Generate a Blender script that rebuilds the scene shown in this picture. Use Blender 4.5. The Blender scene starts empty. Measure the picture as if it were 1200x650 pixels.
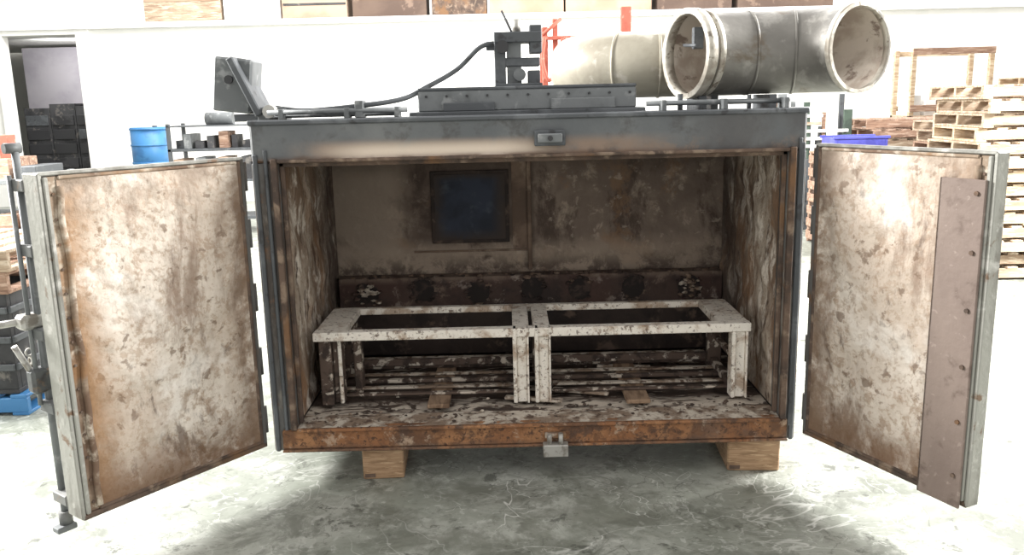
import bpy, bmesh, math, random
from mathutils import Vector, Matrix, noise
random.seed(7)
C=bpy.context
# ---------------------------------------------------------------- materials
def lin(c):
    return tuple(((v/255)/12.92 if v/255<=.04045 else ((v/255+.055)/1.055)**2.4) for v in c)+(1,)
def mat(name,base,layers=(),rough=.7,metal=0,bump=0,bscale=30,emit=None):
    m=bpy.data.materials.new(name); m.use_nodes=True
    nt=m.node_tree; N=nt.nodes; L=nt.links
    b=N['Principled BSDF']; b.inputs['Roughness'].default_value=rough; b.inputs['Metallic'].default_value=metal
    tc=N.new('ShaderNodeTexCoord'); col=None
    sep=N.new('ShaderNodeSeparateXYZ'); L.new(tc.outputs['Object'],sep.inputs[0])
    prev=N.new('ShaderNodeRGB'); prev.outputs[0].default_value=lin(base); prev=prev.outputs[0]
    for i,l in enumerate(layers):
        mp=N.new('ShaderNodeMapping'); mp.inputs['Scale'].default_value=l.get('st',(1,1,1)); mp.inputs['Location'].default_value=(i*3.7+l.get('o',0),i*1.3,i*2.1)
        L.new(tc.outputs['Object'],mp.inputs[0])
        if l.get('t')=='line':   # thin curvy lines
            n=N.new('ShaderNodeTexNoise'); n.inputs['Scale'].default_value=l['s']; n.inputs['Detail'].default_value=l.get('d',3); n.inputs['Distortion'].default_value=l.get('dist',.5)
            L.new(mp.outputs[0],n.inputs['Vector'])
            a=N.new('ShaderNodeMath'); a.operation='SUBTRACT'; a.inputs[1].default_value=.5; L.new(n.outputs[0],a.inputs[0])
            a2=N.new('ShaderNodeMath'); a2.operation='ABSOLUTE'; L.new(a.outputs[0],a2.inputs[0])
            mr=N.new('ShaderNodeMapRange'); mr.inputs[1].default_value=l['w']; mr.inputs[2].default_value=0; L.new(a2.outputs[0],mr.inputs[0])
            n2=N.new('ShaderNodeTexNoise'); n2.inputs['Scale'].default_value=l['s']*.8; L.new(tc.outputs['Object'],n2.inputs['Vector'])
            k2=N.new('ShaderNodeMapRange'); k2.inputs[1].default_value=.48; k2.inputs[2].default_value=.6; L.new(n2.outputs[0],k2.inputs[0])
            m2=N.new('ShaderNodeMath'); m2.operation='MULTIPLY'; L.new(mr.outputs[0],m2.inputs[0]); L.new(k2.outputs[0],m2.inputs[1]); mr=m2
        else:
            n=N.new('ShaderNodeTexNoise'); n.inputs['Scale'].default_value=l['s']; n.inputs['Detail'].default_value=l.get('d',8); n.inputs['Roughness'].default_value=l.get('r',.6); n.inputs['Distortion'].default_value=l.get('dist',.3)
            L.new(mp.outputs[0],n.inputs['Vector'])
            mr=N.new('ShaderNodeMapRange'); mr.interpolation_type='SMOOTHSTEP'; mr.inputs[1].default_value=l['lo']; mr.inputs[2].default_value=l['hi']; L.new(n.outputs[0],mr.inputs[0])
        f=mr.outputs[0]
        for (ax,p,q,inv) in l.get('m',()):   # spatial mask along an object axis
            k=N.new('ShaderNodeMapRange'); k.interpolation_type='SMOOTHSTEP'
            k.inputs[1].default_value=min(p,q); k.inputs[2].default_value=max(p,q)
            if inv: k.inputs[3].default_value=1; k.inputs[4].default_value=0
            L.new(sep.outputs[ax],k.inputs[0])
            mm=N.new('ShaderNodeMath'); mm.operation='MULTIPLY'; L.new(f,mm.inputs[0]); L.new(k.outputs[0],mm.inputs[1]); f=mm.outputs[0]
        mm=N.new('ShaderNodeMath'); mm.operation='MULTIPLY'; mm.inputs[1].default_value=l.get('k',1); L.new(f,mm.inputs[0])
        mx=N.new('ShaderNodeMix'); mx.data_type='RGBA'; L.new(mm.outputs[0],mx.inputs[0]); L.new(prev,mx.inputs[6]); mx.inputs[7].default_value=lin(l['c']); prev=mx.outputs[2]
    L.new(prev,b.inputs['Base Color'])
    if bump:
        n=N.new('ShaderNodeTexNoise'); n.inputs['Scale'].default_value=bscale; n.inputs['Detail'].default_value=6; L.new(tc.outputs['Object'],n.inputs['Vector'])
        bp=N.new('ShaderNodeBump'); bp.inputs['Strength'].default_value=bump; bp.inputs['Distance'].default_value=.02; L.new(n.outputs[0],bp.inputs['Height']); L.new(bp.outputs[0],b.inputs['Normal'])
    return m
def ly(s,lo,hi,c,**k): return dict(s=s,lo=lo,hi=hi,c=c,**k)
M={}
M['steel']=mat('weathered_grey_steel',(92,94,94),[ly(3,.45,.65,(124,124,122)),ly(7,.55,.7,(64,60,58)),ly(12,.6,.72,(144,116,88),k=.6)],.6,.3,.1)
M['header']=mat('burnt_header_paint',(92,95,97),[
    ly(2.5,.4,.7,(112,114,114)),
    ly(9,.52,.7,(66,63,61),k=.65),
    ly(5,.25,.5,(138,116,99),m=((2,1.655,1.60,True),(0,-1.05,-.8,False),(0,.45,.85,True)),o=2,k=.8),
    ly(2.6,.28,.46,(216,201,184),m=((2,1.645,1.585,True),(0,-.95,-.6,False),(0,-.1,.3,True)),o=2,k=.9),
    ly(4,.36,.6,(114,88,68),m=((2,1.58,1.552,True),)),
    ly(6,.45,.6,(68,60,56),m=((2,1.62,1.56,True),(0,.1,.4,False)),k=.6),
    ly(7,.46,.6,(130,110,94),m=((2,1.64,1.58,True),(0,.2,.5,False)),k=.6,r=.7),
    ly(3,.35,.6,(78,76,76),m=((0,.75,1.0,False),),k=.7)],.65,.1,.15)
M['post']=mat('grey_rust_post',(96,95,93),[ly(5,.42,.6,(70,63,58),st=(1,1,.3)),ly(8,.5,.65,(136,130,122),st=(1,1,.3)),ly(10,.55,.7,(108,82,62))],.7,.1,.15)
M['sill']=mat('rust_sill',(138,94,62),[ly(5,.4,.6,(158,114,78)),ly(4,.5,.62,(104,74,54)),ly(22,.48,.60,(112,78,54),r=.7),ly(9,.55,.65,(182,160,138),k=.75,r=.7),ly(3,.4,.6,(96,86,80),m=((0,.6,1.2,False),)),ly(3,.35,.6,(92,78,68),m=((2,.20,.17,True),),k=.7),ly(5,.54,.62,(78,60,50),k=.8,r=.75),ly(40,.56,.64,(84,60,46))],.85,0,.5,40)
M['rust']=mat('rust_brown',(98,80,68),[ly(6,.42,.6,(70,58,51)),ly(11,.5,.65,(132,114,98)),ly(3,.52,.65,(116,86,60))],.85,0,.3)
M['rustlite']=mat('rust_light_rim',(140,122,104),[ly(7,.45,.6,(104,82,66),st=(.6,.6,.6)),ly(12,.5,.65,(192,180,164)),ly(4,.52,.65,(138,102,68),k=.8)],.85,0,.3)
def doormat(name,w,o,brown,dens=0):
    return mat(name,(222,212,200),[
      ly(1.5,.38,.60,(192,177,162),o=o,st=(1,1,.7)),
      ly(40,.50,.62,(176,157,139),o=o+1,k=.75,d=4),
      ly(12,.53-dens,.63-dens,(158,136,116),o=o+3,k=.7,d=10,r=.7),
      ly(1.8,.50,.63,(130,109,93),o=o+2,st=(1.6,1,.5),k=.8,d=10,r=.72),
      ly(5,.57,.67,(98,82,72),o=o+5,k=.75,st=(1.3,1,.6),r=.7),
      ly(15,.59-dens,.66-dens,(110,88,70),o=o+9,k=.7),
      ly(3.0,.54,.66,(232,226,218),o=o+6,k=.6),
      ly(5,.28,.48,brown,o=o,m=((0,w-.26,w-.07,False),),k=.85,r=.7),
      ly(5,.31,.54,(114,86,64),o=o,m=((2,.27,.05,True),),k=.88,r=.7),
      ly(6,.34,.54,(120,97,78),o=o,m=((0,.18,.05,True),),k=.85,r=.7),
      ly(6,.38,.63,(150,134,120),o=o,m=((2,1.12,1.34,False),),k=.85),
      ],.92,0,.6,24)
M['doorL']=doormat('stained_insulation_left',.9,0,(148,112,76)); M['doorR']=doormat('stained_insulation_right',.88,21,(144,120,98),.015)
M['inside']=mat('stained_liner_side',(182,168,152),[
    ly(3.5,.42,.60,(126,104,86),st=(1,1.6,.5),dist=0),
    ly(9,.5,.62,(220,210,197),st=(1,1.5,.6),dist=0),
    ly(10,.51,.63,(90,72,60),st=(1,2,.5),dist=0,r=.7),
    ly(26,.52,.62,(136,114,96),k=.6),
    ly(4,.5,.62,(148,110,76),k=.5,st=(1,1,.4)),
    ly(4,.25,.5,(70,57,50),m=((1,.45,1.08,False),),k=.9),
    ly(5,.35,.6,(130,96,70),m=((1,.20,.03,True),),k=.8)],.9,0,.5)
M['back']=mat('stained_liner_back',(134,119,107),[
    ly(2.2,.4,.62,(108,94,84)),
    ly(7,.52,.66,(156,141,126),r=.7),
    ly(4,.49,.63,(78,65,57),st=(1,1,.5),r=.7),
    ly(3,.54,.64,(132,102,76),k=.6,r=.7,o=7),
    ly(14,.57,.67,(172,158,143),k=.6),
    ly(3,.25,.5,(150,136,122),m=((0,-.55,-.75,True),),k=.8),
    ly(3,.25,.5,(68,55,48),m=((0,-.72,-.5,False),(0,.0,.3,True),(2,.90,1.02,False)),k=.75),
    ly(4,.36,.53,(166,150,133),m=((2,1.02,.88,True),),k=.6,r=.7),
    ly(5,.42,.56,(66,54,48),m=((2,.93,.80,True),),k=.8,r=.75,o=4),
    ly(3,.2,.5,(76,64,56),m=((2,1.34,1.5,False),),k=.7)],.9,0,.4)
M['backdark']=mat('soot_brown_panel',(56,45,40),[ly(4,.45,.62,(40,32,29)),ly(9,.57,.68,(94,78,68)),ly(3,.58,.66,(116,98,86),k=.5)],.85,0,.4)
M['band']=mat('sooty_duct',(66,51,45),[ly(5,.45,.6,(46,36,33)),ly(3.3,.54,.62,(118,102,90),r=.75,k=.85),ly(8,.56,.65,(160,148,138),k=.7,r=.7),ly(2,.4,.6,(76,52,45),k=.5),ly(5,.40,.58,(116,100,88),m=((2,.74,.785,False),),k=.8,r=.75)],.85,0,.4)
M['blue']=mat('blue_grey_recess',(50,56,70),[ly(4,.4,.65,(38,43,53)),ly(9,.55,.7,(64,70,80)),
   ly(7,.25,.5,(60,51,46),m=((0,-.36,-.46,True),),r=.7),ly(7,.25,.5,(60,51,46),m=((0,-.13,-.03,False),),r=.7),ly(7,.25,.5,(60,51,46),m=((2,1.07,.98,True),),r=.7),ly(7,.25,.5,(60,51,46),m=((2,1.33,1.39,False),),r=.7)],.9,0,.2)
M['fanframe']=mat('fan_frame_brown',(116,97,83),[ly(4,.45,.6,(90,74,63)),ly(8,.53,.66,(144,126,110),k=.7)],.9,0,.3)
M['hole']=mat('port_black',(34,27,25),[ly(9,.5,.62,(66,53,47))],.9)
M['rack']=mat('white_flaked_steel',(224,217,206),[ly(9,.52,.64,(172,152,134),k=.8,r=.7),ly(22,.56,.63,(120,98,80),k=.8,r=.7),ly(5,.53,.63,(152,126,102),k=.75),ly(45,.57,.65,(80,62,52),k=.75)],.85,0,.4,40)
M['rackdark']=mat('brown_rack_steel',(86,71,62),[ly(12,.48,.6,(54,43,37)),ly(12,.54,.61,(190,179,165))],.85,0,.3)
M['ash']=mat('white_ash',(196,186,172),[ly(9,.43,.58,(132,114,98)),ly(24,.52,.63,(88,71,60))],.95,0,.6,40)
M['ovenfloor']=mat('oven_floor_scale',(84,69,60),[ly(6,.42,.58,(54,43,37),st=(.4,1.5,1)),ly(7,.42,.52,(194,183,169),st=(.5,1.8,1),m=((1,.34,.20,True),)),ly(9,.56,.63,(182,170,156),st=(.3,1.8,1)),ly(16,.53,.61,(66,53,45))],.95,0,.5)
M['board']=mat('charred_board',(144,120,98),[ly(9,.45,.6,(106,84,66),st=(2,.4,1))],.9,0,.3)
M['astragal']=mat('brown_angle_plate',(120,105,97),[ly(3,.4,.6,(132,117,108),st=(1,1,.3)),ly(8,.52,.66,(100,85,77)),ly(30,.60,.68,(154,140,131),k=.6)],.75,.05,.2)
M['edge']=mat('pale_door_edge',(152,151,144),[ly(6,.45,.62,(116,113,106),st=(1,1,.3)),ly(10,.55,.66,(180,178,172)),ly(12,.6,.7,(114,92,74))],.6,.2,.2)
M['galv']=mat('galvanised_duct',(134,131,125),[ly(2.5,.4,.62,(112,109,104),st=(.5,1,1)),ly(9,.5,.66,(150,147,141)),ly(4,.6,.7,(106,96,84))],.5,.35,.08)
M['galvin']=mat('duct_inside',(188,179,168),[ly(4,.45,.62,(158,146,134)),ly(9,.58,.66,(124,110,100))],.7,.1,.1)
M['beige']=mat('beige_duct',(174,168,152),[ly(3,.42,.62,(154,147,132)),ly(8,.55,.66,(192,186,174))],.5,.2,.08)
M['ring']=mat('pale_flange',(192,187,176),[ly(8,.45,.62,(148,140,128)),ly(20,.55,.66,(120,110,98))],.6,.2,.2)
M['dgrey']=mat('dark_grey_paint',(78,81,84),[ly(5,.5,.65,(99,102,105)),ly(14,.58,.68,(58,58,60))],.6,.1,.1)
M['mgrey']=mat('mid_grey_paint',(114,117,118),[ly(4,.45,.62,(95,98,99)),ly(12,.55,.66,(138,140,140))],.6,.1,.1)
M['black']=mat('black_rubber',(50,50,52),[],.6)
M['silver']=mat('zinc_hardware',(176,174,168),[ly(14,.5,.62,(130,124,116))],.5,.4,.1)
M['red']=mat('faded_red_paint',(184,100,82),[ly(8,.5,.66,(164,84,68)),ly(20,.58,.68,(200,146,130))],.7)
M['wood']=mat('pallet_wood',(196,174,146),[ly(6,.42,.6,(168,142,114),st=(.4,3,3)),ly(12,.5,.62,(212,196,172),st=(.4,3,3))],.85,0,.3)
M['wood2']=mat('pallet_wood_weathered',(176,156,134),[ly(6,.42,.6,(146,124,104),st=(.4,3,3)),ly(12,.5,.62,(198,182,162),st=(.4,3,3))],.85,0,.3)
M['wood3']=mat('pallet_wood_reddish',(158,128,108),[ly(6,.42,.6,(128,100,84),st=(.4,3,3)),ly(12,.5,.62,(182,156,138),st=(.4,3,3))],.85,0,.3)
M['block']=mat('timber_block',(166,136,106),[ly(10,.42,.6,(140,112,84),st=(.5,1,4)),ly(20,.52,.64,(184,156,124),st=(.5,1,4)),ly(5,.55,.65,(110,88,70),k=.6)],.85,0,.3)
M['cardboard']=mat('brown_cardboard',(100,83,72),[ly(1.2,.4,.62,(86,70,61)),ly(3,.55,.66,(122,103,90))],.85)
M['cardboard2']=mat('light_cardboard',(176,152,132),[ly(1.2,.4,.62,(158,132,112))],.85)
M['bluepl']=mat('blue_plastic',(64,124,176),[ly(4,.5,.65,(50,105,156))],.45)
M['toteb']=mat('blue_violet_plastic',(80,84,178),[ly(4,.5,.65,(64,66,154))],.45)
M['wall']=mat('white_painted_wall',(238,237,233),[ly(.6,.45,.65,(230,230,226))],.8)
M['trim']=mat('white_trim',(238,237,234),[ly(2,.45,.65,(224,223,220))],.6)
M['greywall']=mat('grey_inner_wall',(168,164,170),[ly(1,.45,.65,(152,148,156))],.8)
M['darkstuff']=mat('dark_stock',(64,64,66),[ly(3,.45,.6,(46,46,48)),ly(8,.56,.66,(106,102,98))],.7)
M['green']=mat('dark_green_paint',(68,84,72),[ly(5,.5,.65,(52,64,56))],.6)
M['floor']=mat('worn_concrete_shade_tint',(148,151,142),[
    ly(.8,.40,.58,(129,133,123),dist=.8),
    ly(2.2,.46,.62,(166,168,160),dist=1.0,k=.85),
    ly(4,.50,.62,(108,111,102),dist=.6,k=.8,r=.7),
    ly(14,.55,.66,(182,184,177),k=.6,dist=1),
    ly(34,.56,.66,(106,108,100),k=.5,dist=.4),
    ly(1.7,.50,.62,(104,106,96),k=.65,r=.75,m=((1,.6,-.2,True),(1,-1.6,-1.2,False),(0,-1.3,-.8,False),(0,1.0,1.5,True))),  # mottled darkening painted between the doors, deepening the shade in front of the oven
    ly(7,.59,.66,(76,78,71),k=.8,r=.7),
    dict(t='line',s=2.6,w=.008,c=(86,88,80),k=.8,d=5,dist=1.2),
    dict(t='line',s=1.3,w=.006,c=(208,209,203),k=.8,d=4,dist=1.5,o=5),
    dict(t='line',s=3.1,w=.008,c=(200,201,195),k=.8,d=3,dist=1.5,o=25),
    dict(t='line',s=4,w=.009,c=(86,88,79),k=.7,d=3,dist=.8,o=15)],.5,0,.08,12)
# ---------------------------------------------------------------- mesh builder
class MB:
    def __init__(s): s.bm=bmesh.new(); s.mats=[]
    def mi(s,m):
        if m not in s.mats: s.mats.append(m)
        return s.mats.index(m)
    def _tag(s,vs,m,smooth=False):
        i=s.mi(m); fs=set(f for v in vs for f in v.link_faces)
        for f in fs: f.material_index=i; f.smooth=smooth
    def box(s,a,b,m,rot=None,bev=0.004):
        a=Vector(a); b=Vector(b); c=(a+b)/2; d=b-a
        r=bmesh.ops.create_cube(s.bm,size=1); vs=r['verts']
        T=Matrix.Translation(c)@(rot.to_4x4() if rot else Matrix.Identity(4))@Matrix.Diagonal((abs(d.x),abs(d.y),abs(d.z),1))
        bmesh.ops.transform(s.bm,matrix=T,verts=vs)
        bev=min(bev,abs(d.x)*.3,abs(d.y)*.3,abs(d.z)*.3)
        if bev>0:
            es=list(set(e for v in vs for e in v.link_edges))
            r2=bmesh.ops.bevel(s.bm,geom=es,offset=bev,segments=1,affect='EDGES')
            vs=[v for v in r2['verts'] if v.is_valid]
            s._tag(vs,m)
            for f in r2['faces']: f.material_index=s.mi(m)
        else: s._tag(vs,m)
    def cyl(s,p,q,r,m,seg=16,r2=None,caps=True):
        p=Vector(p); q=Vector(q); d=q-p
        R=bmesh.ops.create_cone(s.bm,cap_ends=caps,segments=seg,radius1=r,radius2=r if r2 is None else r2,depth=d.length)
        T=Matrix.Translation((p+q)/2)@d.to_track_quat('Z','Y').to_matrix().to_4x4()
        bmesh.ops.transform(s.bm,matrix=T,verts=R['verts'])
        s._tag(R['verts'],m)
        for v in R['verts']:
            for f in v.link_faces:
                if len(f.verts)==4: f.smooth=True
    def tube(s,pts,r,m,seg=12,inner=0,min_=None,caps=True):
        """swept tube; inner>0 gives a hollow pipe with open ends"""
        pts=[Vector(p) for p in pts]
        def sweep(rad):
            rings=[]; up=None
            for i,p in enumerate(pts):
                t=(pts[min(i+1,len(pts)-1)]-pts[max(i-1,0)]).normalized()
                if up is None: up=Vector((0,0,1)) if abs(t.z)<.9 else Vector((0,1,0))
                x=t.cross(up).normalized(); y=x.cross(t).normalized(); up=y
                rings.append([s.bm.verts.new(p+rad*(math.cos(2*math.pi*k/seg)*x+math.sin(2*math.pi*k/seg)*y)) for k in range(seg)])
            return rings
        def skin(rs,mm,flip):
            i=s.mi(mm)
            for a,b in zip(rs,rs[1:]):
                for k in range(seg):
                    v=[a[k],a[(k+1)%seg],b[(k+1)%seg],b[k]]
                    if flip: v.reverse()
                    f=s.bm.faces.new(v); f.smooth=True; f.material_index=i
        o=sweep(r); skin(o,m,False)
        if inner:
            n=sweep(inner); skin(n,min_ or m,True)
            for e in (0,-1):
                for k in range(seg):
                    f=s.bm.faces.new([o[e][k],o[e][(k+1)%seg],n[e][(k+1)%seg],n[e][k]]); f.material_index=s.mi(m)
        elif caps:
            for e in (0,-1):
                f=s.bm.faces.new(o[e]); f.material_index=s.mi(m)
    def ring(s,c,axis,r1,r0,t,m,seg=32):
        c=Vector(c); a=Vector(axis).normalized()
        s.tube([c-a*t/2,c+a*t/2],r1,m,seg,inner=r0)
    def panel(s,o,u,v,nu,nv,n,amp,freq,m,seed=0):
        o=Vector(o);u=Vector(u);v=Vector(v);n=Vector(n); i=s.mi(m); g=[]
        for a in range(nu+1):
            row=[]
            for b in range(nv+1):
                p=o+u*(a/nu)+v*(b/nv)
                e=min(a,nu-a,b,nv-b); e=min(1,e/2)
                h=noise.fractal(p*freq+Vector((seed,seed*2,0)),.9,2.1,4)+.4*noise.noise(Vector((p.x*freq*2.5,p.y*freq*2.5,p.z*freq*.6+seed)))
                row.append(s.bm.verts.new(p+n*amp*h*e))
            g.append(row)
        for a in range(nu):
            for b in range(nv):
                f=s.bm.faces.new([g[a][b],g[a+1][b],g[a+1][b+1],g[a][b+1]]); f.material_index=i; f.smooth=True
    def chunk(s,c,r,m):
        R=bmesh.ops.create_icosphere(s.bm,subdivisions=1,radius=r)
        for v in R['verts']:
            v.co=Vector((v.co.x*random.uniform(.6,1.4),v.co.y*random.uniform(.6,1.4),v.co.z*random.uniform(.3,.7)))+Vector(c)
        s._tag(R['verts'],m)
    def done(s,name,parent=None,loc=None,rotz=0,recalc=True):
        if recalc: bmesh.ops.recalc_face_normals(s.bm,faces=s.bm.faces)
        me=bpy.data.meshes.new(name); s.bm.to_mesh(me); s.bm.free()
        for m in s.mats: me.materials.append(M[m])
        o=bpy.data.objects.new(name,me); C.collection.objects.link(o)
        if loc: o.location=loc
        o.rotation_euler[2]=rotz
        if parent: o.parent=parent
        return o
def empty(name,loc=(0,0,0)):
    e=bpy.data.objects.new(name,None); C.collection.objects.link(e); e.location=loc; return e
# ================================================================= OVEN
oven=empty('industrial_oven')
X0,X1,Z0,Z1=-1.17,1.35,.16,1.725
a0,a1,b0,b1=-1.05,1.27,.29,1.545
b=MB()  # shell
b.box((X0,.1,Z1-.04),(X1,1.3,Z1),'steel'); b.box((X0,.1,Z0),(X0+.05,1.3,Z1-.04),'steel'); b.box((X1-.05,.1,Z0),(X1,1.3,Z1-.04),'steel')
b.box((X0+.05,1.24,Z0),(X1-.05,1.3,Z1-.04),'steel'); b.box((X0+.05,.1,Z0),(X1-.05,1.24,Z0+.05),'steel')
for y in (.45,.85): b.box((X0-.02,y,Z0+.02),(X0,y+.05,Z1-.02),'steel'); b.box((X1,y,Z0+.02),(X1+.02,y+.05,Z1-.02),'steel')
b.done('outer_shell',oven)
b=MB()
b.box((X0,-.02,b1),(X1,.1,Z1),'header',bev=.012)
b.box((X0-.005,-.03,Z1-.012),(X1+.005,.1,Z1+.012),'dgrey',bev=.006)
b.done('front_header',oven)
b=MB()
b.box((X0,-.02,Z0),(a0,.1,b1),'post'); b.box((a1,-.02,Z0),(X1,.1,b1),'post')
b.box((X0+.01,-.035,Z0),(X0+.03,-.02,b1+.04),'dgrey'); b.box((X1-.03,-.035,Z0),(X1-.01,-.02,b1+.04),'dgrey')
b.done('front_posts',oven)
b=MB()   # rusty steel channel: web, top flange, bottom flange
b.box((X0+.045,-.040,Z0+.012),(X1-.04,.1,b0-.022),'sill',bev=.006)
b.box((X0+.045,-.052,Z0),(X1-.04,.1,Z0+.012),'sill',bev=.003)
b.box((a0,-.054,b0-.030),(a1,.01,b0-.014),'sill',bev=.004)
b.panel((a0,-.035,b0-.013),(a1-a0,0,0),(0,.16,.005),110,10,(0,0,1),.008,9,'ash',4)
b.done('front_sill',oven)
b=MB()  # seal rim round the opening
b.box((a0-.028,-.05,b0-.02),(a0,-.02,b1+.02),'rust'); b.box((a1,-.05,b0-.02),(a1+.028,-.02,b1+.02),'rust'); b.box((a0,-.045,b1),(a1,-.02,b1+.016),'rust')
b.box((a0-.062,-.034,b0-.06),(a0-.045,-.02,b1+.06),'dgrey'); b.box((a1+.042,-.034,b0-.06),(a1+.058,-.02,b1+.06),'dgrey')
b.box((a0,.0,b0),(a0+.022,.02,b1),'rust'); b.box((a1-.022,0,b0),(a1,.02,b1),'rust'); b.box((a0,0,b1-.02),(a1,.02,b1),'rust')
b.done('seal_rim',oven)
b=MB()  # liner
IY=1.16
b.panel((a0,.1,b0),(0,IY-.1,0),(0,0,b1-b0),40,50,(1,0,0),.022,5,'inside',3)
b.panel((a1,.1,b0),(0,IY-.1,0),(0,0,b1-b0),40,50,(-1,0,0),.026,5,'inside',9)
b.panel((a0,IY,.29),(a1-a0,0,0),(0,0,b1-.29),70,40,(0,-1,0),.006,4,'back',5)
b.panel((a0,.1,b1),(a1-a0,0,0),(0,IY-.1,0),50,20,(0,0,-1),.008,4,'back',7)
b.panel((a0,.1,b0-.01),(a1-a0,0,0),(0,IY-.1,0),70,30,(0,0,1),.012,6,'ovenfloor',2)
b.done('liner',oven,recalc=False)
b=MB()  # back wall fittings
b.box((.10,IY-.03,.8),(.125,IY-.004,b1),'fanframe')
b.box((-.585,IY-.012,.915),(.10,IY-.004,.927),'fanframe')
fx0,fx1,fz0,fz1=-.46,-.02,.98,1.39
b.box((fx1+.03,IY-.008,.93),(.10,IY-.004,fz1+.06),'fanframe')
b.box((fx0-.012,IY-.016,fz0-.01),(fx1+.012,IY-.008,fz1+.012),'backdark',bev=.003)
b.box((fx0+.01,IY-.020,fz0+.012),(fx1-.01,IY-.014,fz1-.008),'blue',bev=.002)
b.done('fan_opening',oven)
b=MB()
b.box((a0+.02,1.04,.61),(a1-.02,IY-.004,.785),'band'); b.box((a0+.02,1.08,.30),(a1-.02,IY-.004,.61),'backdark')
for x in (-.86,-.53,-.2,.12,.40,.72,1.05):
    zc=.70+.01*math.sin(x*9)
    b.cyl((x,1.032,zc),(x,1.041,zc),.066,'hole',20)
    for k in range(16):
        a=random.uniform(0,6.28); b.chunk((x+.072*math.cos(a),1.035,zc+.072*math.sin(a)),random.uniform(.008,.024),random.choice(['band','backdark','backdark','fanframe']))
    if x in(-.86,1.05):
        for k in range(22): b.chunk((x+random.gauss(0,.03),1.028,.70+random.gauss(0,.03)),random.uniform(.010,.026),'ash')
for k in range(70): b.chunk((random.uniform(a0+.05,a1-.05),random.uniform(1.045,1.12),.786),random.uniform(.008,.022),random.choice(['band','backdark','fanframe']))
b.done('burner_duct',oven)
# scale and boards lying in the oven
b=MB()
for k in range(120):
    x=random.uniform(a0+.04,a1-.04); y=random.choice([random.uniform(-.01,.17),random.uniform(.1,1.0)])
    b.chunk((x,y,b0+(.002 if y>.1 else -.006)),random.uniform(.004,.013),random.choice(['ash','rackdark','rackdark']))
for x,w in ((-.44,.11),(.56,.12)): b.box((x,.14,b0+.006),(x+w,.98,b0+.028),'board')
for y,h,m in ((.28,.012,'rackdark'),(.38,.012,'ash'),(.48,.02,'rackdark'),(.60,.012,'ash'),(.74,.02,'rackdark'),(.88,.02,'ash')):
    b.box((-.93,y,b0+.03),(.0,y+.035,b0+.03+h),m); b.box((.2,y,b0+.03),(1.12,y+.035,b0+.03+h),m)
for i in range(7):
    x=random.uniform(-.9,.8); b.box((x,.2+.1*i,b0+.01),(x+.3,.24+.1*i,b0+.025),'ash',Matrix.Rotation(random.uniform(-.4,.4),3,'Z'))
b.done('floor_slats',oven)
# latch parts
b=MB()
b.box((.115,-.05,1.595),(.255,-.02,1.665),'dgrey'); b.box((.13,-.075,1.61),(.24,-.05,1.65),'mgrey'); b.cyl((.185,-.075,1.63),(.185,-.09,1.63),.012,'black',10)
b.done('top_striker',oven)
b=MB()
b.box((.13,-.10,.125),(.25,-.045,.185),'silver'); b.cyl((.16,-.08,.18),(.16,-.08,.235),.012,'silver',10); b.cyl((.215,-.08,.18),(.215,-.08,.24),.012,'silver',10); b.box((.14,-.075,.21),(.24,-.045,.235),'rustlite')
b.done('bottom_striker',oven)
# ---- doors (local frame: x along width from hinge, z up, inner face at y=0)
def door(name,hinge,end,s,pm,th):
    d=Vector((end[0]-hinge[0],end[1]-hinge[1])); w=d.length; ang=math.atan2(d.y,d.x); H=1.37
    e=empty(name,(hinge[0],hinge[1],.205)); e.rotation_euler[2]=ang; e.parent=oven
    def bx(bb,x0,y0,z0,x1,y1,z1,m,**k): bb.box((x0,min(y0*s,y1*s),z0),(x1,max(y0*s,y1*s),z1),m,**k)
    b=MB()
    bx(b,0,-th,0,w,-.015,H,'edge',bev=.006)
    bx(b,w-.012,-th,0,w+.006,.012,H,'edge'); bx(b,0,-.03,H-.010,w,.012,H+.004,'edge'); bx(b,0,-.03,-.004,w,.012,.02,'rust'); bx(b,0,-.03,0,.02,.012,H,'post')
    for z in (.12,.68,1.2): bx(b,.03,-th-.035,z,w-.03,-th,z+.06,'steel')
    bx(b,.03,-th-.025,.05,.08,-th,H-.05,'steel'); bx(b,w-.08,-th-.025,.05,w-.03,-th,H-.05,'steel')
    b.done(name+'_slab',e)
    b=MB()
    b.panel((.035,0.008*s,.03),(w-.10,0,0),(0,0,H-.05),70,100,(0,s,0),.013,6,pm,hinge[0]*7)
    b.done(name+'_insulation',e,recalc=False)
    b=MB()   # rim angle & gasket channel
    bx(b,.02,-.016,.02,.036,.014,H-.014,'rust'); bx(b,w-.075,-.016,.02,w-.012,.004,H-.014,'rustlite'); bx(b,w-.03,-.0,.02,w-.012,.02,H-.014,'edge')
    bx(b,.036,-.016,.02,w-.07,.014,.034,'rust'); bx(b,.036,-.016,H-.026,w-.07,.014,H-.012,'rustlite')
    for k in range(14):
        z=.06+k*(H-.14)/13; b.cyl((w-.048,0,z),(w-.048,.009*s,z),.006,'rust',8)
    pts=[]
    for k in range(60):
        z=.04+k*(H-.09)/59; pts.append((w-.072+.012*noise.noise(Vector((z*7,hinge[0],0))),.010*s,z))
    b.tube(pts,.013,'rustlite',8)
    b.done(name+'_rim',e)
    b=MB()
    for z in (.06,.35,.66,.96,1.22): b.cyl((-.012,-.012*s,z),(-.012,-.012*s,z+.13),.014,'post',12)
    for z in (.06,.66,1.22): bx(b,-.01,-.018,z,.03,-.006,z+.13,'post')
    b.done(name+'_hinges',e)
    return e,w,H,bx
eL,wL,H,bxL=door('left_door',(-1.20,-.055),(-1.73,-.78),1,'doorL',.10)
eR,wR,H,bxR=door('right_door',(1.385,-.055),(1.755,-.85),-1,'doorR',.05)
b=MB(); s=-1
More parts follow.
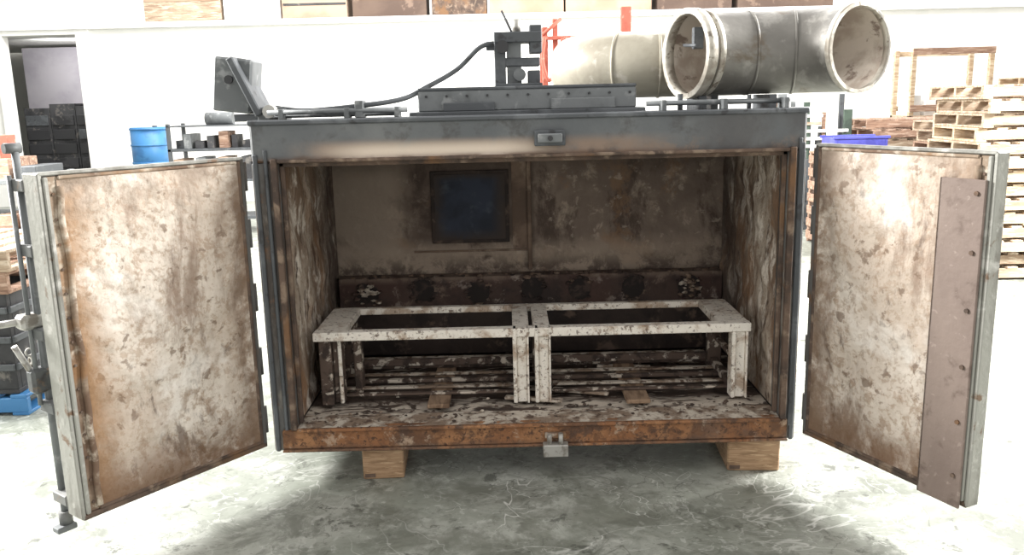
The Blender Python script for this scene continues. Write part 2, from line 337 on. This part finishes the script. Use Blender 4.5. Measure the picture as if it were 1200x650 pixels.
bxR(b,wR-.21,.022,-.01,wR-.018,.034,H-.10,'astragal',bev=.003); bxR(b,wR-.21,.0,-.01,wR-.198,.034,H-.10,'rust',bev=.003)
for k in range(6):
    z=.12+k*.22; b.cyl((wR-.05,-.034,z),(wR-.05,-.042,z),.009,'rust',8)
b.done('astragal_plate',eR)
b=MB()
yo=-.185; xr=wL-.02
b.cyl((xr,yo,-.09),(xr,yo,H+.09),.014,'mgrey',12)
b.cyl((xr+.035,yo,.45),(xr+.035,yo,1.36),.009,'mgrey',10)
for z in (.03,.42,.72,1.05,1.30):
    b.box((xr-.03,yo-.02,z),(xr+.03,-.10,z+.045),'steel')
b.box((xr-.03,yo-.02,-.10),(xr+.05,yo+.03,-.075),'mgrey'); b.cyl((xr,yo,-.08),(xr,yo,-.02),.026,'steel',12)
b.box((xr-.02,yo-.05,.76),(xr+.07,yo+.02,.82),'silver',bev=.012); b.cyl((xr+.02,yo-.03,.79),(xr+.13,yo-.05,.79),.014,'silver',10)
b.box((xr-.04,yo-.04,.50),(xr+.06,yo+.02,.60),'steel',bev=.012); b.cyl((xr+.01,yo-.02,.50),(xr+.09,yo-.03,.70),.012,'silver',10)
for k in range(5): b.ring((xr+.03,yo-.045,.66-.035*k),(1,0,0) if k%2 else (0,1,0),.018,.011,.006,'silver',12)
b.cyl((xr-.02,yo,H+.09),(xr+.04,yo,H+.09),.02,'steel',12)
b.done('lock_rods',eL)
# ---- things on the roof
b=MB()
b.box((-.42,.15,Z1+.03),(.60,.62,Z1+.125),'mgrey',bev=.006); b.box((-.46,.12,Z1),(.64,.66,Z1+.03),'dgrey'); b.box((-.30,.13,Z1+.03),(-.06,.15,Z1+.07),'dgrey'); b.box((.2,.13,Z1+.03),(.5,.15,Z1+.08),'mgrey')
for k in range(11): b.cyl((-.38+k*.095,.15,Z1+.10),(-.38+k*.095,.14,Z1+.10),.006,'black',8)
b.box((-.42,.15,Z1+.125),(.60,.17,Z1+.14),'dgrey')
b.done('roof_plenum',oven)
b=MB()   # damper actuator tower
zt=Z1+.125
b.box((-.06,.30,zt),(-.005,.44,zt+.27),'dgrey'); b.box((-.06,.29,zt+.22),(.17,.44,zt+.27),'dgrey'); b.box((-.06,.28,zt),(.17,.46,zt+.03),'dgrey')
b.box((.11,.30,zt+.17),(.17,.44,zt+.30),'dgrey'); b.box((-.02,.31,zt+.11),(.16,.43,zt+.15),'dgrey'); b.box((.0,.32,zt+.02),(.07,.42,zt+.24),'mgrey')
b.box((.10,.31,zt+.02),(.16,.42,zt+.09),'dgrey'); b.cyl((-.02,.30,zt+.20),(-.02,.26,zt+.20),.03,'black',16); b.cyl((.05,.36,zt+.27),(.05,.36,zt+.33),.02,'silver',12)
b.cyl((.06,.32,zt+.07),(.06,.28,zt+.07),.03,'mgrey',16); b.box((-.10,.33,zt+.19),(-.05,.40,zt+.23),'dgrey'); b.cyl((.03,.4,zt+.27),(-.02,.44,zt+.38),.006,'black',8)
b.done('damper_actuator',oven)
def spline(P,n=8):
    P=[Vector(p) for p in P]; pts=[]
    for i in range(len(P)-1):
        p0=P[max(i-1,0)];p1=P[i];p2=P[i+1];p3=P[min(i+2,len(P)-1)]
        for k in range(n):
            t=k/n; pts.append(.5*((2*p1)+(p2-p0)*t+(2*p0-5*p1+4*p2-p3)*t*t+(3*p1-p0-3*p2+p3)*t**3))
    pts.append(P[-1]); return pts
b=MB()   # flexible hose
b.tube(spline(((-.06,.32,zt+.22),(-.13,.31,zt+.20),(-.24,.28,zt+.10),(-.38,.20,zt+.02),(-.50,.12,Z1+.09),(-.75,.08,Z1+.06),(-.95,.10,Z1+.05),(-1.12,.2,Z1+.07))),.012,'dgrey',10)
b.done('flexible_conduit',oven)
b=MB()   # conduit, brackets along the roof edge
b.cyl((-1.1,.06,Z1+.045),(-.46,.06,Z1+.045),.012,'mgrey'); b.cyl((.64,.10,Z1+.045),(1.3,.10,Z1+.045),.012,'mgrey'); b.cyl((-1.12,.10,Z1+.028),(-.5,.10,Z1+.028),.010,'mgrey')
for x in (-1.05,-.75,-.52,.70,.98,1.26): b.box((x,.045,Z1+.010),(x+.025,.12,Z1+.06),'mgrey')
b.box((-.70,.05,Z1+.012),(-.66,.14,Z1+.09),'mgrey'); b.cyl((.80,.12,Z1),(.80,.12,Z1+.085),.012,'dgrey',10); b.cyl((1.12,.12,Z1),(1.12,.12,Z1+.075),.010,'dgrey',10)
for x in (.92,1.46-.2): b.box((x,.28,Z1),(x+.04,.56,Z1+.075),'dgrey')
b.done('roof_conduit',oven)
b=MB()   # junction box, tilted lid, bracket
R=Matrix.Rotation(math.radians(7),3,'Y')
b.box((-1.38,.18,Z1+.05),(-1.20,.36,Z1+.30),'mgrey',R,.01)
b.box((-1.235,.12,Z1+.02),(-1.20,.34,Z1+.31),'dgrey',Matrix.Rotation(math.radians(-24),3,'Y'),.006)
b.box((-1.30,.2,Z1+.005),(-1.08,.34,Z1+.04),'dgrey'); b.box((-1.17,.14,Z1),(-1.05,.30,Z1+.07),'mgrey'); b.cyl((-1.30,.178,Z1+.2),(-1.30,.165,Z1+.2),.02,'black',12)
b.cyl((-1.1,.14,Z1+.05),(-1.1,.08,Z1+.05),.03,'silver',12)
b.done('junction_box',oven)
# ================================================================= RACK (one frame, double centre upright)
rk=empty('steel_rack',(0,.18,b0)); D=.58; Hh=.40; p=.075
b=MB()
b.box((-1.0,0,Hh-.045),(1.185,.06,Hh),'rack'); b.box((-1.0,D-.045,Hh-.045),(1.185,D,Hh-.01),'rack')
for x0,w in ((-1.0,.15),(1.035,.15),(-.005,.083),(.10,.083)): b.box((x0,.06,Hh-.045),(x0+w,D-.045,Hh-.003),'rack')
b.done('top_frame',rk)
b=MB()
for x in (-.005,.105,1.09): b.box((x,-.006,.012),(x+.02,p,Hh-.0 if x<1 else Hh-.045),'rack'); b.box((x+p-.005,-.006,.012),(x+p+.005,p,Hh-.0 if x<1 else Hh-.045),'rack'); b.box((x+.02,.012,.012),(x+p-.005,.03,Hh-.045),'rack')
b.box((-.98,.03,.012),(-.92,.07,Hh-.045),'rackdark'); b.box((-.92,.07,.012),(-.87,.13,Hh-.045),'rackdark'); b.box((-.89,.05,.012),(-.872,.07,Hh-.045),'rack'); b.box((-.84,.20,.012),(-.80,.28,Hh-.045),'rackdark'); b.box((-.99,.13,.012),(-.98,D-.1,Hh-.045),'rackdark')
for x in (-.95,.0,.105,1.09): b.box((x,D-p,.012),(x+p,D-.01,Hh-.045),'rackdark')
b.done('legs',rk)
b=MB()
for x0,x1 in ((-.9,.0),(.18,1.09)): b.box((x0,D-.04,.05),(x1,D-.01,.09),'rackdark')
for x in (-.955,.02,.12,1.10): b.box((x,p,.03),(x+.04,D-p,.075),'rackdark'); b.box((x,p,.2),(x+.03,D-p,.225),'rackdark')
b.done('lower_rails',rk)
# ================================================================= TIMBER BLOCKS
def block(x0,x1,y0,r):
    b=MB(); w=(x1-x0)
    b.box((-w/2,0,0),(w/2,.5,.16),'block',bev=.006)
    b.box((-w/2+.01,-.004,.012),(-w/2+.06,0,.03),'rust',bev=0)
    b.done('timber_block',loc=((x0+x1)/2,y0,0),rotz=r)
block(-.75,-.55,-.02,.05); block(1.03,1.28,-.03,-.06)
# ================================================================= EXHAUST DUCTS
DZ=Z1+.07
duct=empty('exhaust_duct_elbow')
b=MB(); z=DZ+.205
pts=spline(((.87,.34,z),(.93,.362,z),(1.02,.39,z),(1.18,.42,z),(1.34,.41,z),(1.48,.36,z),(1.58,.27,z),(1.64,.16,z)),4)
b.tube(pts,.198,'galv',40,inner=.190,min_='galvin')
b.done('elbow_body',duct)
b=MB()
b.ring((.885,.345,z),(.94,.34,0),.214,.188,.05,'ring',40); b.ring((.94,.366,z),(.94,.34,0),.207,.19,.03,'ring',40)
b.ring((1.635,.17,z),(.47,-.88,0),.205,.188,.03,'ring',40)
b.ring((1.18,.42,z),(1,0.05,0),.203,.19,.012,'galv',40); b.ring((1.40,.393,z),(1,-.22,0),.203,.19,.012,'galv',40)
b.box((.89,.28,z+.02),(.94,.32,z+.12),'dgrey'); b.cyl((.89,.2,z+.03),(.89,.5,z+.05),.008,'dgrey',8)
b.done('flanges',duct)
duct2=empty('straight_duct')
b=MB(); z=DZ+.18
b.tube(spline(((.40,1.15,z),(.48,1.0,z),(.62,.90,z),(.82,.85,z),(1.3,.85,z)),4),.176,'beige',36,inner=.168,min_='galvin')
b.ring((.62,.90,z),(1,-.4,0),.181,.170,.014,'beige',36); b.ring((.82,.85,z),(1,-.08,0),.181,.170,.014,'beige',36)
b.done('duct_tube',duct2)
b=MB(); b.box((.6,.83,Z1),(.64,.97,DZ+.008),'dgrey'); b.box((1.1,.79,Z1),(1.14,.91,DZ+.008),'dgrey'); b.done('saddle_feet',duct2)
# ================================================================= ROOM
b=MB(); b.box((-15,-7,-.1),(14,18,0),'floor',bev=0); b.done('floor')
WY=13.0; WZ=3.36
def wall(name,boxes):
    b=MB()
    for bb in boxes: b.box(bb[0],bb[1],'wall',bev=0)
    b.done(name)
wall('wall_back_office',[((-15,WY,0),(-9.6,WY+.15,WZ)),((-8.2,WY,0),(12,WY+.15,WZ)),((-9.6,WY,3.25),(-8.2,WY+.15,WZ))])
wall('mezzanine_deck',[((-14.9,WY+.22,WZ-.1),(11.9,17.7,WZ)),((-14.9,17.5,0),(-14.7,17.7,WZ-.1)),((11.7,17.5,0),(11.9,17.7,WZ-.1)),((-14.9,WY+.22,0),(-14.7,WY+.4,WZ-.1)),((11.7,WY+.22,0),(11.9,WY+.4,WZ-.1))])
wall('wall_back',[((-15,17.8,0),(14,18,8))])
wall('wall_left',[((-15.2,-7,0),(-15,18,8))])
wall('wall_right',[((13.9,-7,0),(14.1,18,8))])
b=MB(); b.box((-9.78,WY-.06,0),(-9.6,WY,3.4),'trim'); b.box((-8.2,WY-.06,0),(-7.95,WY,3.4),'trim'); b.box((-9.6,WY-.06,3.25),(-8.2,WY,3.4),'trim'); b.done('trim_1')
b=MB(); b.box((-15,WY-.12,WZ-.02),(12,WY+.1,WZ+.08),'trim'); b.done('trim_2')
b=MB(); b.box((-10.6,15.4,0),(-7.4,15.5,3.2),'greywall'); b.done('wall_storeroom')
b=MB()
for i,(x,z0,z1) in enumerate(((-9.95,0,1.9),(-9.42,0,1.98),(-8.89,0,1.92))):
    b.box((x,14.0,z0),(x+.52,14.6,z1),'darkstuff')
    for k in range(6): b.box((x+.03,13.97,z0+.1+k*.29),(x+.48,14.0,z0+.3+k*.29),random.choice(['darkstuff','black','black','dgrey']))
b.done('storeroom_cabinets')
b=MB() # goods on the deck
x=-7
M_=['cardboard','cardboard','cardboard','cardboard2','cardboard','rust','cardboard']
while x<5.2:
    w=random.uniform(.9,2.2); h=random.uniform(.6,1.1); left=x<-4.6
    m=random.choice(['cardboard2','trim','wood2']) if left else random.choice(M_)
    b.box((x,WY+.35,WZ+.09),(x+w,WY+1.1,WZ+.09+h),m)
    b.box((x,WY+.3,WZ),(x+w,WY+1.15,WZ+.09),'wood2' if left else 'cardboard'); b.box((x+.02,WY+.34,WZ+.09+h*.45),(x+w-.02,WY+.35,WZ+.09+h*.52),'cardboard2' if left else 'darkstuff')
    x+=w+random.uniform(.03,.12)
b.done('stored_crates')
# barrel on stand
b=MB(); b.cyl((0,0,0),(0,0,.9),.29,'bluepl',32)
for z in (.03,.3,.6,.87): b.ring((0,0,z),(0,0,1),.302,.28,.03,'bluepl',32)
b.cyl((0,0,.88),(0,0,.895),.26,'bluepl',32); b.cyl((.12,0,.9),(.12,0,.925),.04,'dgrey',12)
b.box((-.45,-.4,-.62),(.45,.4,-.5),'wood2'); b.box((-.45,-.4,-.12),(.45,.4,0),'wood2')
for sx in (-.4,.34):
    for sy in (-.38,.32): b.box((sx,sy,-.5),(sx+.06,sy+.06,-.12),'wood2')
b.done('blue_barrel',loc=(-6.2,11,.66-.04))
# shelving w machines on left
b=MB()
for x in (0,1.5,):
    for y in (0,.6): b.box((x,y,0),(x+.05,y+.05,1.60),'dgrey')
for z in (.2,.75,1.2): b.box((0,0,z),(1.55,.65,z+.04),'dgrey')
for k in range(9):
    x=.05+k*.165; m=random.choice(['dgrey','darkstuff','mgrey','darkstuff','wood3','green']); b.box((x,.05+random.uniform(0,.2),1.24),(x+random.uniform(.08,.16),.5,1.24+random.uniform(.10,.34)),m); b.box((x,.05,.79),(x+.14,.5,.79+random.uniform(.2,.35)),random.choice(['darkstuff','mgrey','cardboard2']))
b.cyl((.5,.3,1.66),(.9,.3,1.66),.09,'mgrey',20); b.box((0,.0,1.55),(1.55,.65,1.57),'dgrey'); b.cyl((1.2,.3,1.57),(1.2,.3,1.7),.06,'darkstuff',16)
b.done('parts_shelf',loc=(-4.95,8.6,0))
# pallets
def pallet(b,o,L=1.2,W=1.0,m='wood',r=0):
    R=Matrix.Rotation(r,3,'Z'); o=Vector(o)
    def bx(a,c):
        a=Vector(a);c=Vector(c); ctr=R@((a+c)/2); h=(c-a)/2
        b.box(o+ctr-h,o+ctr+h,m,R,.003)
    for y in (-W/2,-.02,W/2-.04): bx((-L/2,y,.02),(L/2,y+.04,.11))
    for k in range(7):
        x=-L/2+k*(L-.1)/6; bx((x,-W/2,.11),(x+.1,W/2,.13))
    for k in range(3):
        x=-L/2+k*(L-.1)/2; bx((x,-W/2,0),(x+.1,W/2,.02))
def pstack(n,loc,mats,W=1.0,L=1.2,rr=.05):
    b=MB()
    for k in range(n): pallet(b,(random.uniform(-.05,.05),random.uniform(-.04,.04),k*.132),L,W,random.choice(mats),random.uniform(-rr,rr))
    return b.done('pallet_stack',loc=loc)
pstack(14,(5.0,4.6,0),['wood','wood2'],rr=.08); pstack(11,(5.85,6.6,0),['wood2','wood3'],L=1.3); pstack(11,(5.5,8.15,0),['wood3','wood2','wood3'],L=1.3); pstack(15,(8.2,9.0,0),['wood'])
def crate(name,loc,w,d,h,m):
    b=MB()
    for x in (0,w-.05):
        for y in (0,d-.05): b.box((x,y,0),(x+.05,y+.05,h-.03),m)
    for k in range(int(h/.16)):
        z=.04+k*.155
        b.box((0,-.015,z),(w,0,z+.1),m); b.box((0,d,z),(w,d+.015,z+.1),m); b.box((-.015,0,z),(0,d,z+.1),m); b.box((w,0,z),(w+.015,d,z+.1),m)
    b.box((0.02,0.02,.08),(w-.02,d-.02,h-.05),'cardboard'); b.box((-.01,-.01,h-.03),(w+.01,d+.01,h),m); return b.done(name,loc=loc)
crate('wooden_crate',(3.72,5.9,0),.75,.8,1.12,'wood3')
b=MB(); 
b.box((0,0,0),(.62,.42,.03),'toteb'); b.box((0,0,.03),(.03,.42,.17),'toteb'); b.box((.59,0,.03),(.62,.42,.17),'toteb'); b.box((.03,0,.03),(.59,.03,.17),'toteb'); b.box((.03,.39,.03),(.59,.42,.17),'toteb'); b.box((-.02,-.02,.16),(.64,.02,.19),'toteb'); b.box((-.02,.4,.16),(.64,.44,.19),'toteb')
b.done('blue_tote',loc=(3.79,6.1,1.121))
b=MB()
for k in range(46):
    x=random.uniform(0,1.15); y=random.uniform(0,.8); h=random.uniform(1.1,1.82); b.box((x,y,0),(x+random.uniform(.03,.12),y+.05,h),random.choice(['darkstuff','green','mgrey','wood3','trim','dgrey','green']))
for k in range(6): b.box((random.uniform(0,.7),.0,1.1+k*.1),(random.uniform(.8,1.3),.04,1.14+k*.1),random.choice(['trim','wood2','green']))
b.box((-.03,-.03,0),(1.3,.95,.95),'dgrey')
b.done('scrap_bin',loc=(3.35,7.6,0))
b=MB()
for x in (0,1.2): 
    for y in (0,.6): b.box((x,y,0),(x+.07,y+.07,2.45),'wood')
for z in (1.5,2.36): b.box((0,-.02,z),(1.27,0,z+.10),'wood3'); b.box((0,.67,z),(1.27,.69,z+.08),'wood')
b.box((0,0,1.4),(1.27,.67,1.44),'wood2')
for k in range(5): b.box((.05+k*.24,.1,1.44),(.22+k*.24,.5,1.5+random.uniform(.1,.4)),random.choice(['cardboard2','wood3','wood2','trim']))
b.done('timber_frame_shelf',loc=(6.25,9.6,0))
# red rack behind oven
b=MB()
for x,w,h in ((.0,.045,2.36),(.085,.04,2.42),(.62,.08,2.5)): b.box((x,0,0),(x+w,.06,h),'red')
for x in (0,.62): b.box((x,.5,0),(x+.05,.55,2.3),'red'); b.box((x,.07,2.2),(x+.05,.5,2.26),'red'); b.box((x-.02,-.1,0),(x+.08,.7,.06),'red')
b.box((.0,-.02,2.26),(.70,.0,2.29),'red'); b.box((.07,.0,1.2),(.62,.05,1.26),'red'); b.cyl((.0,.0,2.3),(.15,.0,2.42),.014,'red',8)
b.tube(spline(((.02,-.03,2.28),(.0,-.05,2.1),(.05,-.06,1.95),(.12,-.05,2.1),(.16,-.03,2.27))),.014,'red',8)
b.tube(spline(((.18,-.03,2.28),(.17,-.05,2.0),(.21,-.06,1.86),(.25,-.05,2.05),(.26,-.03,2.27))),.012,'red',8)
for x,m in ((.30,'dgrey'),(.37,'cardboard2'),(.45,'rust'),(.53,'dgrey')): b.box((x,-.03,1.85),(x+.03,-.02,2.28),m); b.ring((x+.015,-.03,1.84),(0,1,0),.035,.022,.012,'dgrey',14)
b.done('red_strap_rack',loc=(.28,3.0,0))
# left foreground stack
b=MB()
pallet(b,(0,0,0),1.1,1.0,'bluepl'); b.done('blue_pallet',loc=(-3.5,1.5,0))
b=MB()
b.box((-.5,-.48,.0),(.5,.48,.03),'darkstuff')
for (a,c) in (((-.5,-.48,.03),(.5,-.44,.62)),((-.5,.44,.03),(.5,.48,.62)),((-.5,-.44,.03),(-.46,.44,.62)),((.46,-.44,.03),(.5,.44,.62))): b.box(a,c,'darkstuff')
for z in (.15,.32,.5): b.box((-.5,-.50,z),(.5,-.48,z+.04),'dgrey'); b.box((.5,-.48,z),(.52,.48,z+.04),'dgrey')
b.done('metal_bin',loc=(-3.5,1.5,.131))
b=MB(); pallet(b,(0,0,0),1.1,1.0,'wood3'); pallet(b,(.02,0,.132),1.1,1.0,'wood2'); b.done('wooden_pallets',loc=(-3.52,1.5,.752))
b=MB()
for x in (0,1.1):
    for y in (0,.55): b.box((x,y,0),(x+.05,y+.05,1.3),'mgrey')
for z in (.3,.8,1.22): b.box((0,0,z),(1.15,.6,z+.04),'mgrey')
for k in range(5):
    for z in (.84,1.26): b.box((.04+k*.22,.05,z),(.22+k*.22,.5,z+random.uniform(.08,.2)),random.choice(['mgrey','darkstuff','dgrey','wood3']))
b.box((.6,.1,1.26),(.8,.35,1.62),'red')
b.done('storage_shelf',loc=(-5.05,3.2,0))
# ================================================================= LIGHT
w=bpy.data.worlds.new('World'); C.scene.world=w; w.use_nodes=True
w.node_tree.nodes['Background'].inputs[0].default_value=(1,.985,.965,1); w.node_tree.nodes['Background'].inputs[1].default_value=.82
def area(name,loc,tgt,size,pw,col=(1,.99,.97)):
    l=bpy.data.lights.new(name,'AREA'); l.shape='RECTANGLE'; l.size=size[0]; l.size_y=size[1]; l.energy=pw; l.color=col
    o=bpy.data.objects.new(name,l); C.collection.objects.link(o); o.location=loc
    o.rotation_euler=(Vector(tgt)-Vector(loc)).to_track_quat('-Z','Y').to_euler()
area('ceiling_lamp',(-6.8,1.6,4.2),(-1.8,-.3,0),(1.8,1.8),1350); area('ceiling_lamp',(6.8,1.6,4.2),(2.0,-.3,0),(1.8,1.8),1350)
area('ceiling_lamp',(0,6,5.6),(0,6,0),(6,3),600); area('ceiling_lamp',(-3,10,6.5),(-3,13,1),(8,2),500); area('ceiling_lamp',(5,10,6.5),(5,13,1),(8,2),500)
area('storeroom_fill',(-8.9,13.7,3.1),(-8.9,15.4,2.2),(1,.3),40)  # added fill light, only there to brighten the room behind the doorway
# ================================================================= CAMERA
cd=bpy.data.cameras.new('camera'); cd.lens=30; cd.sensor_width=36; cd.clip_end=200
cam=bpy.data.objects.new('camera',cd); C.collection.objects.link(cam)
cam.matrix_world=Matrix.Translation((0,-3.92,1.79))@Matrix.Rotation(math.radians(90)-math.atan(.205),4,'X')@Matrix.Rotation(-math.atan(.024),4,'Z')
C.scene.camera=cam
C.scene.view_settings.view_transform='Standard'; C.scene.view_settings.exposure=.5
